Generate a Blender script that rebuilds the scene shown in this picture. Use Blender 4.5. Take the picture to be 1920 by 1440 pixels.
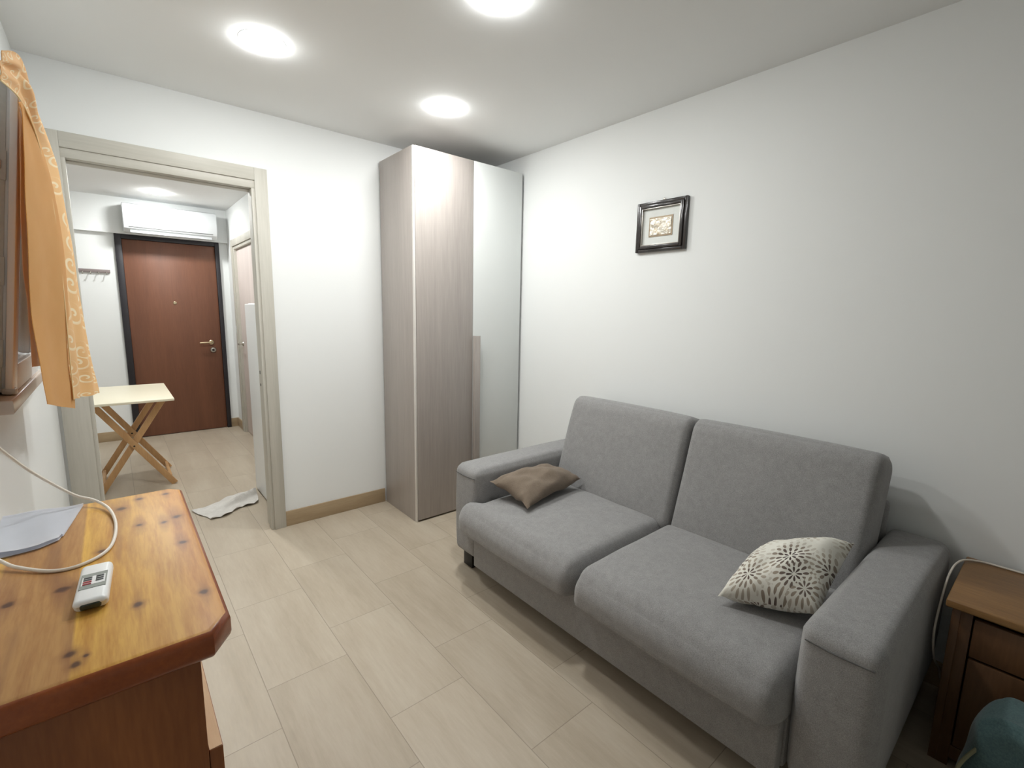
import bpy, bmesh, math, random
from mathutils import Vector, Matrix, Euler, noise
random.seed(7)
for o in list(bpy.data.objects): bpy.data.objects.remove(o)
SC = bpy.context.scene
COL = SC.collection
PI = math.pi

# ------------------------------------------------------------------ camera
CAM_Z = 1.4
cd = bpy.data.cameras.new('camera'); cam = bpy.data.objects.new('camera', cd); COL.objects.link(cam)
cd.sensor_width = 36; cd.sensor_fit = 'HORIZONTAL'; cd.lens = 885.614 / 1920 * 36
cd.clip_start = 0.02
cam.matrix_world = (Matrix.Translation((0, 0, CAM_Z)) @ Matrix.Rotation(-0.702001, 4, 'Z')
                    @ Matrix.Rotation(PI/2 - 0.151697, 4, 'X') @ Matrix.Rotation(0.01927, 4, 'Z'))
SC.camera = cam
# ------------------------------------------------------------------ world, exposure
w = bpy.data.worlds.new('world'); SC.world = w; w.use_nodes = True
w.node_tree.nodes['Background'].inputs[0].default_value = (0.5, 0.55, 0.65, 1)
w.node_tree.nodes['Background'].inputs[1].default_value = 0.05
SC.view_settings.view_transform = 'Standard'; SC.view_settings.look = 'None'
SC.view_settings.gamma = 1; SC.view_settings.use_curve_mapping = False
SC.view_settings.exposure = 0.2
LAMP = 175.0          # radiance of a downlight lens
LAMP_HALL = 225.0
# ------------------------------------------------------------------ room dimensions
XL, XR, YB, YH, YE, ZC, ZH = -0.235, 2.333, 3.134, 3.25, 6.27, 2.488, 2.44
YN = -1.8

# ================================================================== helpers
def srgb(r, g, b):
    f = lambda c: (c/255/12.92) if c/255 <= 0.04045 else ((c/255+0.055)/1.055)**2.4
    return (f(r), f(g), f(b), 1.0)

class NT:
    def __init__(s, name):
        s.m = bpy.data.materials.new(name); s.m.use_nodes = True
        s.t = s.m.node_tree; s.b = s.t.nodes['Principled BSDF']; s.out = s.t.nodes['Material Output']
    def n(s, typ, ins=None, **kw):
        x = s.t.nodes.new(typ)
        for k, v in kw.items(): setattr(x, k, v)
        for k, v in (ins or {}).items(): s.set(x.inputs[k], v)
        return x
    def set(s, inp, v):
        if isinstance(v, bpy.types.NodeSocket): s.t.links.new(v, inp)
        else: inp.default_value = v
    def math(s, op, a, b=0.0, c=0.0, clamp=False):
        x = s.n('ShaderNodeMath', {0: a, 1: b, 2: c}, operation=op, use_clamp=clamp); return x.outputs[0]
    def mix(s, f, a, b, blend='MIX'):
        x = s.n('ShaderNodeMix', data_type='RGBA', blend_type=blend)
        s.set(x.inputs[0], f); s.set(x.inputs[6], a); s.set(x.inputs[7], b); return x.outputs[2]
    def obj(s): return s.n('ShaderNodeTexCoord').outputs['Object']
    def sep(s, v): 
        x = s.n('ShaderNodeSeparateXYZ', {0: v}); return x.outputs
    def comb(s, x, y, z): return s.n('ShaderNodeCombineXYZ', {0: x, 1: y, 2: z}).outputs[0]
    def map(s, v, scale=(1,1,1), loc=(0,0,0), rot=(0,0,0)):
        return s.n('ShaderNodeMapping', {'Vector': v, 'Scale': scale, 'Location': loc, 'Rotation': rot}).outputs[0]
    def noise(s, v, scale, detail=4, rough=0.5, dist=0.0):
        return s.n('ShaderNodeTexNoise', {'Vector': v, 'Scale': scale, 'Detail': detail, 'Roughness': rough, 'Distortion': dist}).outputs[0]
    def ramp(s, f, stops):
        x = s.n('ShaderNodeValToRGB', {0: f}); cr = x.color_ramp
        while len(cr.elements) < len(stops): cr.elements.new(0.5)
        for e, (p, c) in zip(cr.elements, stops): e.position = p; e.color = c
        return x.outputs[0]
    def maprange(s, v, a, b, c=0.0, d=1.0, smooth=False):
        x = s.n('ShaderNodeMapRange', {0: v, 1: a, 2: b, 3: c, 4: d}, interpolation_type='SMOOTHSTEP' if smooth else 'LINEAR'); return x.outputs[0]
    def bump(s, h, strength=0.3, dist=0.002):
        x = s.n('ShaderNodeBump', {'Height': h, 'Strength': strength, 'Distance': dist}); s.set(s.b.inputs['Normal'], x.outputs[0])
    def base(s, c): s.set(s.b.inputs['Base Color'], c)
    def rough(s, r): s.set(s.b.inputs['Roughness'], r)

def plain(name, col, rough=0.5, metal=0.0, spec=0.5, vary=0.03, scale=30.0):
    t = NT(name); o = t.obj()
    nz = t.noise(o, scale, 3)
    dark = tuple(c*(1-vary*2) for c in col[:3]) + (1,)
    t.base(t.mix(nz, dark, tuple(min(1, c*(1+vary)) for c in col[:3]) + (1,)))
    t.rough(rough); t.b.inputs['Metallic'].default_value = metal; t.b.inputs['Specular IOR Level'].default_value = spec
    return t.m

def paint(name, col, rough=0.85, spec=0.3, bump=0.08):
    t = NT(name); o = t.obj()
    t.base(t.mix(t.noise(o, 1.7, 3), tuple(c*0.97 for c in col[:3]) + (1,), col))
    t.rough(rough); t.b.inputs['Specular IOR Level'].default_value = spec
    t.bump(t.noise(o, 160, 3), bump, 0.001)
    return t.m

def wood(name, c1, c2, axis='Z', rough=0.4, stretch=14.0, scale=6.0, fine=0.35, spec=0.5, coat=0.0):
    t = NT(name); o = t.obj()
    sc = {'X': (1/stretch, 1, 1), 'Y': (1, 1/stretch, 1), 'Z': (1, 1, 1/stretch)}[axis]
    v = t.map(o, sc)
    a = t.noise(v, scale, 4, 0.55, 0.6); b = t.noise(v, scale*14, 3, 0.6)
    f = t.math('ADD', t.math('MULTIPLY', a, 1-fine), t.math('MULTIPLY', b, fine))
    t.base(t.ramp(f, [(0.33, c1), (0.67, c2)]))
    t.rough(rough); t.b.inputs['Specular IOR Level'].default_value = spec
    t.b.inputs['Coat Weight'].default_value = coat; t.b.inputs['Coat Roughness'].default_value = 0.12
    t.bump(b, 0.12, 0.0006)
    return t.m

# ------------------------------------------------------------------ bmesh shapes (world coordinates)
def new(): return bmesh.new()
def box(bm, x0, x1, y0, y1, z0, z1, bev=0.0, seg=2, M=None):
    r = bmesh.ops.create_cube(bm, size=1.0); vs = r['verts']
    for v in vs:
        v.co = Vector((x0 + (v.co.x+.5)*(x1-x0), y0 + (v.co.y+.5)*(y1-y0), z0 + (v.co.z+.5)*(z1-z0)))
    if bev > 0:
        es = list({e for v in vs for e in v.link_edges})
        rr = bmesh.ops.bevel(bm, geom=es, offset=bev, segments=seg, profile=0.5, affect='EDGES')
        vs = list({v for f in rr['faces'] for v in f.verts} | {v for v in vs if v.is_valid})
    if M is not None:
        for v in vs: v.co = M @ v.co
    return vs
def bar(bm, p, q, wx, wy, up=(0, 0, 1), bev=0.002):
    p, q = Vector(p), Vector(q); d = (q-p); L = d.length; d.normalize()
    u = Vector(up); s = d.cross(u).normalized(); u = s.cross(d).normalized()
    M = Matrix((( s.x, u.x, d.x, p.x), (s.y, u.y, d.y, p.y), (s.z, u.z, d.z, p.z), (0, 0, 0, 1)))
    return box(bm, -wx/2, wx/2, -wy/2, wy/2, 0, L, bev, 2, M)
def lathe(bm, prof, c, axis='Z', n=40):
    rings = []
    for r, h in prof:
        ring = []
        for k in range(n):
            a = 2*PI*k/n; x, y = r*math.cos(a), r*math.sin(a)
            co = {'Z': (x, y, h), 'Y': (x, h, y), 'X': (h, x, y)}[axis]
            ring.append(bm.verts.new(Vector(c) + Vector(co)))
        rings.append(ring)
    for a, b in zip(rings, rings[1:]):
        for k in range(n): bm.faces.new((a[k], a[(k+1) % n], b[(k+1) % n], b[k]))
    for ring in (rings[0], rings[-1]):
        if (ring[0].co - ring[n//2].co).length > 1e-5: bm.faces.new(ring)
    bmesh.ops.recalc_face_normals(bm, faces=bm.faces[:])
def crom(pts, n):
    pts = [Vector(p) for p in pts]; out = []; m = len(pts) - 1
    for i in range(n):
        t = i/(n-1)*m; k = min(int(t), m-1); f = t-k
        p0, p1, p2, p3 = pts[max(k-1, 0)], pts[k], pts[k+1], pts[min(k+2, m)]
        out.append(0.5*((2*p1) + (p2-p0)*f + (2*p0-5*p1+4*p2-p3)*f*f + (3*p1-p0-3*p2+p3)*f**3))
    return out
def tube(bm, pts, r, n=60, seg=10, smooth=True):
    P = crom(pts, n) if smooth else [Vector(p) for p in pts]
    rings = []; ref = Vector((0, 0, 1)); N = len(P)
    t0 = (P[1]-P[0]).normalized()
    if abs(t0.dot(ref)) > 0.9: ref = Vector((1, 0, 0))
    u = t0.cross(ref).normalized()
    for i, p in enumerate(P):
        t = (P[min(i+1, N-1)] - P[max(i-1, 0)]).normalized()
        u = (u - t*u.dot(t)).normalized(); v = t.cross(u)
        rings.append([bm.verts.new(p + r*(math.cos(2*PI*k/seg)*u + math.sin(2*PI*k/seg)*v)) for k in range(seg)])
    for a, b in zip(rings, rings[1:]):
        for k in range(seg): bm.faces.new((a[k], a[(k+1) % seg], b[(k+1) % seg], b[k]))
    bm.faces.new(rings[0][::-1]); bm.faces.new(rings[-1])
def prism(bm, poly, z0, z1, bev=0.0, seg=3):
    a = [bm.verts.new((x, y, z0)) for x, y in poly]; b = [bm.verts.new((x, y, z1)) for x, y in poly]
    n = len(poly); fs = [bm.faces.new(a[::-1]), bm.faces.new(b)]
    for k in range(n): fs.append(bm.faces.new((a[k], a[(k+1) % n], b[(k+1) % n], b[k])))
    bmesh.ops.recalc_face_normals(bm, faces=fs)
    if bev: 
        es = [e for f in fs[:2] for e in f.edges]
        bmesh.ops.bevel(bm, geom=es, offset=bev, segments=seg, profile=0.5, affect='EDGES')
def softbox(bm, x0, x1, y0, y1, z0, z1, r, cuts=22, fn=None, ky=1.0):
    """padded block with round edges; fn(p, u) moves a point, u in -1..1"""
    bmesh.ops.create_cube(bm, size=2.0)
    bmesh.ops.subdivide_edges(bm, edges=bm.edges[:], cuts=cuts, use_grid_fill=True)
    vs = list(bm.verts)
    c = Vector(((x0+x1)/2, (y0+y1)/2, (z0+z1)/2)); h = Vector(((x1-x0)/2, (y1-y0)/2*ky, (z1-z0)/2))
    for v in set(vs):
        u = v.co.copy()
        # concentrate loops near edges
        u = Vector([math.copysign(abs(a)**0.8, a) for a in u])
        p = Vector((u.x*h.x, u.y*h.y, u.z*h.z))
        q = Vector([max(-(h[i]-r), min(h[i]-r, p[i])) for i in range(3)])
        d = p - q
        if d.length > 1e-9:
            # distance to the box surface rescaled to the radius
            p = q + d.normalized()*min(r, r)
        p.y /= ky; p = p + c
        v.co = fn(p, u) if fn else p
    return vs
def pillow(bm, A, B, C, D, thick, n=26, pinch=0.14, seed=0, wr=0.006):
    """A-B-C-D corners in order; two inflated faces sharing a seam"""
    A, B, C, D = map(Vector, (A, B, C, D))
    nrm = ((C-A).cross(D-B)).normalized()
    if nrm.z < 0: nrm = -nrm
    cen = (A+B+C+D)/4
    uvl = bm.loops.layers.uv.new('uv')
    def P(i, j, s):
        u, v = i/n*2-1, j/n*2-1
        uu, vv = (u+1)/2, (v+1)/2
        p = A*(1-uu)*(1-vv) + B*uu*(1-vv) + C*uu*vv + D*(1-uu)*vv
        k = pinch*((1-v*v)*abs(u)**3 + 0*u) ; k2 = pinch*((1-u*u)*abs(v)**3)
        pu = ((B-A)*(1-vv) + (C-D)*vv)/2; pv = ((D-A)*(1-uu) + (C-B)*uu)/2
        p = p - pu*math.copysign(k, u) - pv*math.copysign(k2, v)
        infl = ((1-u**2)*(1-v**2))
        infl = max(infl, 0)**0.48
        ww = wr*noise.noise(Vector((u*2.3+seed, v*2.3, seed*1.7))) * infl**0.5 * 3
        edge = wr*1.2*noise.noise(Vector((u*6+seed, v*6, 3.1+seed)))*(1-infl)
        h = thick/2*infl*(1.15 if s > 0 else 0.85)
        return p + nrm*(s*h + ww + edge)
    grid = {}
    for s in (1, -1):
        for i in range(n+1):
            for j in range(n+1):
                border = i in (0, n) or j in (0, n)
                key = (i, j, 0 if border else s)
                if key not in grid: grid[key] = bm.verts.new(P(i, j, s))
    g = lambda i, j, s: grid[(i, j, 0 if (i in (0, n) or j in (0, n)) else s)]
    for s in (1, -1):
        for i in range(n):
            for j in range(n):
                vs = [g(i, j, s), g(i+1, j, s), g(i+1, j+1, s), g(i, j+1, s)]; uv = [(i/n, j/n), ((i+1)/n, j/n), ((i+1)/n, (j+1)/n), (i/n, (j+1)/n)]
                if s < 0: vs.reverse(); uv.reverse()
                try: f = bm.faces.new(vs)
                except ValueError: continue
                for l, q in zip(f.loops, uv): l[uvl].uv = (q[0] + (0 if s > 0 else 1.37), q[1])
    bmesh.ops.recalc_face_normals(bm, faces=bm.faces[:])
def ribbon(bm, c1, c2, n=60, m=16, amp=0.003, waves=2.0, seed=0.0, scallop=0.0, thick=0.0012):
    a, b = crom(c1, n), crom(c2, n)
    uvl = bm.loops.layers.uv.verify(); rows = []
    for i in range(n):
        d = (b[i]-a[i]); nr = d.cross(Vector((0, 0, 1))).normalized() if d.length > 1e-6 else Vector((1, 0, 0))
        row = []
        for j in range(m+1):
            t = j/m; p = a[i].lerp(b[i], t)
            env = math.sin(PI*t)
            p = p + nr*amp*(math.sin(waves*PI*t + seed + 0.8*math.sin(i/n*4+seed))*env + 0.7*noise.noise(Vector((t*3+seed, i/n*7, seed))))
            if scallop and i == n-1: p.z += scallop*math.sin(t*22)
            row.append(bm.verts.new(p))
        rows.append(row)
    for i in range(n-1):
        for j in range(m):
            f = bm.faces.new((rows[i][j], rows[i][j+1], rows[i+1][j+1], rows[i+1][j]))
            for l, (ii, jj) in zip(f.loops, ((i, j), (i, j+1), (i+1, j+1), (i+1, j))): l[uvl].uv = (jj/m, ii/n)
    bmesh.ops.recalc_face_normals(bm, faces=bm.faces[:])
    if thick:
        bmesh.ops.solidify(bm, geom=bm.faces[:], thickness=thick)

# ------------------------------------------------------------------ objects
def root_loc(p):
    while p.parent: p = p.parent
    return p.location.copy()
def obj(name, bm, mat, parent=None, smooth=True, label=None, ang=35, loc=None):
    me = bpy.data.meshes.new(name)
    o = bpy.data.objects.new(name, me); COL.objects.link(o)
    if parent is not None: off = root_loc(parent); o.parent = parent
    else:
        off = Vector(loc) if loc is not None else Vector((0, 0, 0)); o.location = off
    bmesh.ops.translate(bm, verts=bm.verts, vec=-off)
    bm.to_mesh(me); bm.free(); me.materials.append(mat)
    if smooth:
        me.polygons.foreach_set('use_smooth', [True]*len(me.polygons)); me.set_sharp_from_angle(angle=math.radians(ang))
    if label: o['label'] = label
    return o
def tag(o, label, cat, group=None):
    o['label'] = label; o['category'] = cat
    if group: o['group'] = group
    return o
def thing(name, label, cat, loc, group=None):
    o = bpy.data.objects.new(name, None); COL.objects.link(o); o.location = loc; o.empty_display_size = 0.05
    return tag(o, label, cat, group)
def struct(name, bm, mat, parent=None, label=None, cat=None, **kw):
    o = obj(name, bm, mat, parent, **kw)
    if parent is None:
        o['kind'] = 'structure'
        if label: o['label'] = label
        if cat: o['category'] = cat
    return o
def B(*a, **k):
    bm = new(); box(bm, *a, **k); return bm

# ================================================================== materials
def floor_mat():
    t = NT('wood_look_tile'); o = t.obj(); x, y, z = t.sep(o)
    u = t.math('DIVIDE', t.math('SUBTRACT', x, 0.028), 0.2995)
    col = t.math('FLOOR', u); fu = t.math('FRACT', u)
    v = t.math('DIVIDE', t.math('SUBTRACT', t.math('SUBTRACT', y, 1.55), t.math('MULTIPLY', col, 0.204)), 0.6)
    row = t.math('FLOOR', v); fv = t.math('FRACT', v)
    du = t.math('MULTIPLY', t.math('MINIMUM', fu, t.math('SUBTRACT', 1.0, fu)), 0.2995)
    dv = t.math('MULTIPLY', t.math('MINIMUM', fv, t.math('SUBTRACT', 1.0, fv)), 0.6)
    d = t.math('MINIMUM', du, dv)
    grout = t.maprange(d, 0.0006, 0.0019, 1.0, 0.0)
    wn = t.n('ShaderNodeTexWhiteNoise', {'Vector': t.comb(col, row, 0.0)}, noise_dimensions='3D').outputs
    off = t.math('MULTIPLY', wn[0], 20.0)
    p = t.comb(t.math('ADD', x, off), t.math('MULTIPLY', y, 0.12), off)
    g1 = t.noise(p, 9, 5, 0.6, 0.4); g2 = t.noise(p, 85, 4, 0.6)
    g3 = t.noise(t.comb(x, t.math('MULTIPLY', y, 0.5), off), 5, 3)
    f = t.math('ADD', t.math('ADD', t.math('MULTIPLY', g1, 0.45), t.math('MULTIPLY', g2, 0.3)), t.math('MULTIPLY', g3, 0.25))
    c = t.ramp(f, [(0.3, srgb(168, 154, 134)), (0.5, srgb(184, 171, 152)), (0.7, srgb(197, 186, 168))])
    tone = t.maprange(wn[0], 0, 1, 0.965, 1.015)
    c = t.mix(1.0, c, t.comb(tone, tone, tone), 'MULTIPLY')
    c = t.mix(t.math('MULTIPLY', grout, 0.7), c, srgb(134, 122, 106))
    t.base(c); t.rough(t.maprange(g2, 0.3, 0.7, 0.36, 0.5)); t.b.inputs['Specular IOR Level'].default_value = 0.4
    t.bump(t.math('SUBTRACT', t.math('MULTIPLY', g2, 0.15), grout), 0.3, 0.0012)
    return t.m
def fabric_mat(name, c1, c2, scale=420, rough=0.95, bump=0.35, sheen=0.25, big=0.25):
    t = NT(name); o = t.obj()
    wv = t.noise(t.map(o, (1, 1, 1)), scale, 2, 0.7); blot = t.noise(o, scale/12, 4, 0.65)
    f = t.math('ADD', t.math('MULTIPLY', wv, 1-big), t.math('MULTIPLY', blot, big))
    t.base(t.ramp(f, [(0.32, c1), (0.68, c2)])); t.rough(rough)
    t.b.inputs['Specular IOR Level'].default_value = 0.15
    t.b.inputs['Sheen Weight'].default_value = sheen; t.b.inputs['Sheen Roughness'].default_value = 0.5
    t.bump(wv, bump, 0.0012)
    return t.m
def flower_mat():
    t = NT('flower_print_cotton'); uv = t.n('ShaderNodeTexCoord').outputs['UV']
    sx, sy, _ = t.sep(uv)
    # rosettes of leaf dashes around scattered centres
    acc = srgb(226, 224, 214); c = acc
    v = t.comb(t.math('MULTIPLY', sx, 2.5), t.math('MULTIPLY', sy, 2.5), 0.0)
    vo = t.n('ShaderNodeTexVoronoi', {'Vector': v, 'Scale': 1.0, 'Randomness': 0.75}, voronoi_dimensions='2D')
    px, py, _ = t.sep(vo.outputs['Position'])
    vx, vy, _ = t.sep(v)
    dx = t.math('SUBTRACT', vx, px); dy = t.math('SUBTRACT', vy, py)
    r = t.math('SQRT', t.math('ADD', t.math('MULTIPLY', dx, dx), t.math('MULTIPLY', dy, dy)))
    ang = t.math('DIVIDE', t.math('ARCTAN2', dy, dx), 2*PI)
    rr = t.math('MULTIPLY', t.math('SUBTRACT', r, 0.03), 6.3)
    ring = t.math('FLOOR', rr); fr = t.math('SUBTRACT', t.math('FRACT', rr), 0.5)
    cnt = t.math('ADD', 8.0, t.math('MULTIPLY', ring, 5.0))
    fa = t.math('SUBTRACT', t.math('FRACT', t.math('ADD', t.math('MULTIPLY', ang, cnt), t.math('MULTIPLY', ring, 0.5))), 0.5)
    # leaf = ellipse pointing outwards
    e = t.math('ADD', t.math('POWER', t.math('MULTIPLY', t.math('ABSOLUTE', fr), 2.0), 2.0),
               t.math('POWER', t.math('MULTIPLY', t.math('ABSOLUTE', fa), 3.7), 2.0))
    leaf = t.maprange(e, 0.75, 1.0, 1.0, 0.0)
    leaf = t.math('MULTIPLY', leaf, t.math('GREATER_THAN', rr, 0.0))
    leaf = t.math('MULTIPLY', leaf, t.maprange(ring, 2.2, 4.2, 1.0, 0.0))
    wn = t.n('ShaderNodeTexWhiteNoise', {'Vector': vo.outputs['Position']}, noise_dimensions='3D').outputs[0]
    tone = t.ramp(t.math('ADD', t.math('MULTIPLY', ring, 0.2), t.math('MULTIPLY', wn, 0.35)),
                  [(0.0, srgb(70, 58, 54)), (0.25, srgb(112, 98, 90)), (0.5, srgb(166, 154, 138)), (0.8, srgb(204, 198, 184))])
    t.base(t.mix(leaf, c, tone)); t.rough(0.9); t.b.inputs['Specular IOR Level'].default_value = 0.2
    t.bump(t.noise(t.obj(), 500, 2), 0.2, 0.0008)
    return t.m
def curtain_mat(name, c1, c2, swirl, transl=0.35):
    t = NT(name); o = t.obj()
    base = t.mix(t.noise(o, 14, 3), c1, c2)
    if swirl:
        uv = t.n('ShaderNodeTexCoord').outputs['UV']; ux, uy, _ = t.sep(uv)
        v = t.comb(t.math('MULTIPLY', ux, 2.6), t.math('MULTIPLY', uy, 19.0), 0)
        vo = t.n('ShaderNodeTexVoronoi', {'Vector': v, 'Scale': 1.0, 'Randomness': 0.6}, voronoi_dimensions='2D')
        px, py, _ = t.sep(vo.outputs['Position']); vx, vy, _ = t.sep(v)
        dx = t.math('SUBTRACT', vx, px); dy = t.math('SUBTRACT', vy, py)
        r = t.math('SQRT', t.math('ADD', t.math('MULTIPLY', dx, dx), t.math('MULTIPLY', dy, dy)))
        ang = t.math('ARCTAN2', dy, dx)
        sp = t.math('SINE', t.math('ADD', t.math('MULTIPLY', r, 20.0), t.math('MULTIPLY', ang, 1.0)))
        m = t.math('MULTIPLY', t.maprange(sp, 0.3, 0.75, 0, 1), t.maprange(r, 0.30, 0.46, 1, 0))
        m = t.math('MULTIPLY', m, t.maprange(t.noise(v, 0.9, 2), 0.3, 0.42, 0, 1))
        base = t.mix(t.math('MULTIPLY', m, 0.8), base, swirl)
    t.base(base); t.rough(0.7); t.b.inputs['Specular IOR Level'].default_value = 0.25
    t.b.inputs['Sheen Weight'].default_value = 0.2
    t.bump(t.noise(o, 700, 2), 0.25, 0.0006)
    tr = t.n('ShaderNodeBsdfTranslucent', {0: base})
    ms = t.n('ShaderNodeMixShader', {0: transl, 1: t.b.outputs[0], 2: tr.outputs[0]})
    t.t.links.new(ms.outputs[0], t.out.inputs[0])
    return t.m
def pine_top_mat(org):
    """glossy varnished pine: boards along Y with dark knots"""
    t = NT('varnished_knotty_pine'); o = t.obj()
    wpos = t.n('ShaderNodeVectorMath', {0: o, 1: org}, operation='ADD').outputs[0]
    x, y, z = t.sep(wpos)
    warp = t.noise(t.map(wpos, (1, 0.35, 1)), 5, 3)
    xx = t.math('ADD', x, t.math('MULTIPLY', t.math('SUBTRACT', warp, 0.5), 0.02))
    gx = t.comb(xx, t.math('MULTIPLY', y, 0.09), z)
    g = t.noise(gx, 42, 4, 0.6, 0.3); gf = t.noise(gx, 230, 3, 0.6)
    board = t.ramp(t.math('ADD', x, 0.25), [(0.0, srgb(214, 172, 92)), (0.06, srgb(214, 172, 92)), (0.065, srgb(178, 134, 82)), (0.168, srgb(186, 140, 82)),
                                            (0.172, srgb(230, 184, 84)), (0.182, srgb(214, 166, 76)), (0.30, srgb(214, 164, 84)), (0.325, srgb(206, 150, 82))])
    dark = t.mix(1.0, board, srgb(222, 204, 188), 'MULTIPLY')
    f = t.math('ADD', t.math('MULTIPLY', g, 0.7), t.math('MULTIPLY', gf, 0.3))
    c = t.mix(t.maprange(f, 0.42, 0.64), board, dark)
    # long brown heart-wood streaks
    st = t.noise(t.comb(xx, t.math('MULTIPLY', y, 0.13), 4.0), 17, 2, 0.5, 0.8)
    c = t.mix(t.math('MULTIPLY', t.maprange(st, 0.56, 0.70), t.maprange(x, -0.06, 0.0, 0.75, 0.2)), c, srgb(134, 92, 60))
    knots = [(-0.018, 1.406, 1.2), (0.016, 1.453, .8), (0.077, 1.277, 1.0), (0.01, 1.275, .75), (0.053, 1.259, .7), (0.074, 1.124, .8), (0.083, 0.897, .8),
             (-0.004, 0.921, .8), (-0.052, 1.176, .9), (-0.082, 0.839, .9), (-0.065, 0.822, .4), (-0.075, 0.809, .7), (-0.165, 1.046, 1.0), (0.07, 1.454, .7), (-0.101, 1.05, 1.1), (-0.185, .86, .9)]
    wob = t.noise(wpos, 60, 2)
    for kx, ky, s in knots:
        dx = t.math('DIVIDE', t.math('SUBTRACT', x, kx), 0.0115*s); dy = t.math('DIVIDE', t.math('SUBTRACT', y, ky), 0.0135*s)
        d = t.math('SQRT', t.math('ADD', t.math('MULTIPLY', dx, dx), t.math('MULTIPLY', dy, dy)))
        d = t.math('ADD', d, t.math('MULTIPLY', t.math('SUBTRACT', wob, 0.5), 0.9))
        ey = t.math('DIVIDE', dy, t.math('ADD', 3.6, t.math('MULTIPLY', wob, 2.0)))
        tail = t.math('ADD', t.math('SQRT', t.math('ADD', t.math('MULTIPLY', dx, dx), t.math('MULTIPLY', ey, ey))), t.math('MULTIPLY', t.math('SUBTRACT', warp, 0.5), 2.2))
        c = t.mix(t.maprange(tail, 0.2, 1.5, 0.42, 0.0, True), c, srgb(128, 84, 52))
        c = t.mix(t.maprange(d, 0.6, 2.0, 0.4, 0.0, True), c, srgb(132, 84, 46))
        c = t.mix(t.maprange(d, 0.25, 1.0, 0.85, 0.0, True), c, srgb(62, 32, 22))
    t.base(c); t.rough(0.5); t.b.inputs['Specular IOR Level'].default_value = 0.35; t.b.inputs['Coat Weight'].default_value = 0.12; t.b.inputs['Coat Roughness'].default_value = 0.3
    return t.m

M_wall = paint('white_wall_paint', srgb(238, 240, 239))
M_wall_l = paint('white_satin_wall_paint', srgb(236, 238, 237), rough=0.33, spec=0.5, bump=0.03)
M_ceil = paint('ceiling_paint', srgb(240, 241, 240))
M_floor = floor_mat()
M_base = wood('tile_baseboard', srgb(158, 136, 106), srgb(178, 157, 127), 'X', 0.4, 10, 8)
M_greyoak = wood('grey_oak_laminate', srgb(184, 181, 170), srgb(203, 199, 189), 'Z', 0.5, 20, 9)
M_greyoak_x = wood('grey_oak_laminate_across', srgb(184, 181, 170), srgb(203, 199, 189), 'X', 0.5, 20, 9)
M_taupe = wood('taupe_melamine', srgb(160, 152, 146), srgb(178, 170, 164), 'Z', 0.36, 22, 8, 0.45)
M_lightdoor = plain('frosted_light_grey_panel', srgb(222, 225, 223), 0.42, vary=0.01, scale=4)
M_edge = plain('white_edge_band', srgb(226, 222, 216), 0.4)
M_dark = plain('black_plastic', srgb(28, 26, 25), 0.5)
M_doorwood = wood('mahogany_door', srgb(104, 66, 48), srgb(126, 82, 60), 'Z', 0.42, 16, 7)
M_doorframe = plain('black_painted_steel', srgb(36, 33, 38), 0.45)
M_metal = plain('brushed_steel', srgb(190, 186, 178), 0.3, 1.0)
M_brass = plain('pale_brass', srgb(206, 190, 158), 0.3, 1.0)
M_white = plain('white_plastic', srgb(236, 238, 238), 0.35, vary=0.01)
M_sofa = fabric_mat('grey_woven_upholstery', srgb(122, 121, 121), srgb(164, 163, 162))
M_seam = plain('dark_grey_thread', srgb(88, 88, 88), 0.9)
M_brown = fabric_mat('taupe_brown_cotton', srgb(110, 97, 84), srgb(134, 120, 105), 300, 0.8, 0.2, 0.15, 0.4)
M_flower = flower_mat()
M_curt_f = curtain_mat('patterned_apricot_damask', srgb(238, 194, 130), srgb(246, 208, 150), srgb(254, 244, 214))
M_curt_b = curtain_mat('apricot_damask_reverse', srgb(232, 184, 112), srgb(240, 198, 130), None, 0.5)
M_curt_p = curtain_mat('pink_orange_lining', srgb(252, 232, 214), srgb(253, 238, 222), None, 0.6)
M_hem = plain('cream_stitching', srgb(248, 222, 170), 0.8)
M_marble = plain('marble_sill', srgb(206, 190, 176), 0.25, vary=0.12, scale=14)
M_pvc = plain('white_window_frame', srgb(238, 238, 238), 0.35, vary=0.01)
M_zinc = plain('zinc_lock_gear', srgb(196, 199, 197), 0.45, 0.15, vary=0.06, scale=80)
M_pineside = wood('stained_pine', srgb(124, 68, 32), srgb(164, 100, 52), 'Z', 0.45, 9, 9, 0.35)
M_pineedge = wood('reddish_varnished_edge', srgb(126, 58, 24), srgb(164, 86, 38), 'Y', 0.3, 9, 9, coat=0.15)
M_rawpine = wood('unvarnished_pine', srgb(204, 166, 126), srgb(222, 190, 152), 'Y', 0.6, 8, 12)
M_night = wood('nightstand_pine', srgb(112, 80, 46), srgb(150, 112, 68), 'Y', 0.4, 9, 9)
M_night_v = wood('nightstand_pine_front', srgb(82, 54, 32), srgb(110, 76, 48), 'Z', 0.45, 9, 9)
M_cable = plain('white_cable_sheath', srgb(226, 218, 206), 0.45)
M_paper = plain('white_paper', srgb(244, 246, 252), 0.8, vary=0.01)
M_beech = wood('beech_slats', srgb(180, 136, 90), srgb(206, 164, 116), 'Z', 0.5, 8, 9)
M_cream = plain('cream_table_top', srgb(238, 230, 206), 0.35, vary=0.01)
M_rug = fabric_mat('white_terry_cotton', srgb(196, 192, 186), srgb(224, 220, 214), 260, 0.95, 0.6, 0.3, 0.5)
M_teal = fabric_mat('teal_cloth', srgb(62, 84, 86), srgb(84, 108, 108), 200, 0.8, 0.2)
M_strap = plain('pale_yellow_webbing', srgb(128, 126, 98), 0.8)
M_gpanel = plain('grey_keypad', srgb(146, 152, 146), 0.5)
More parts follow.
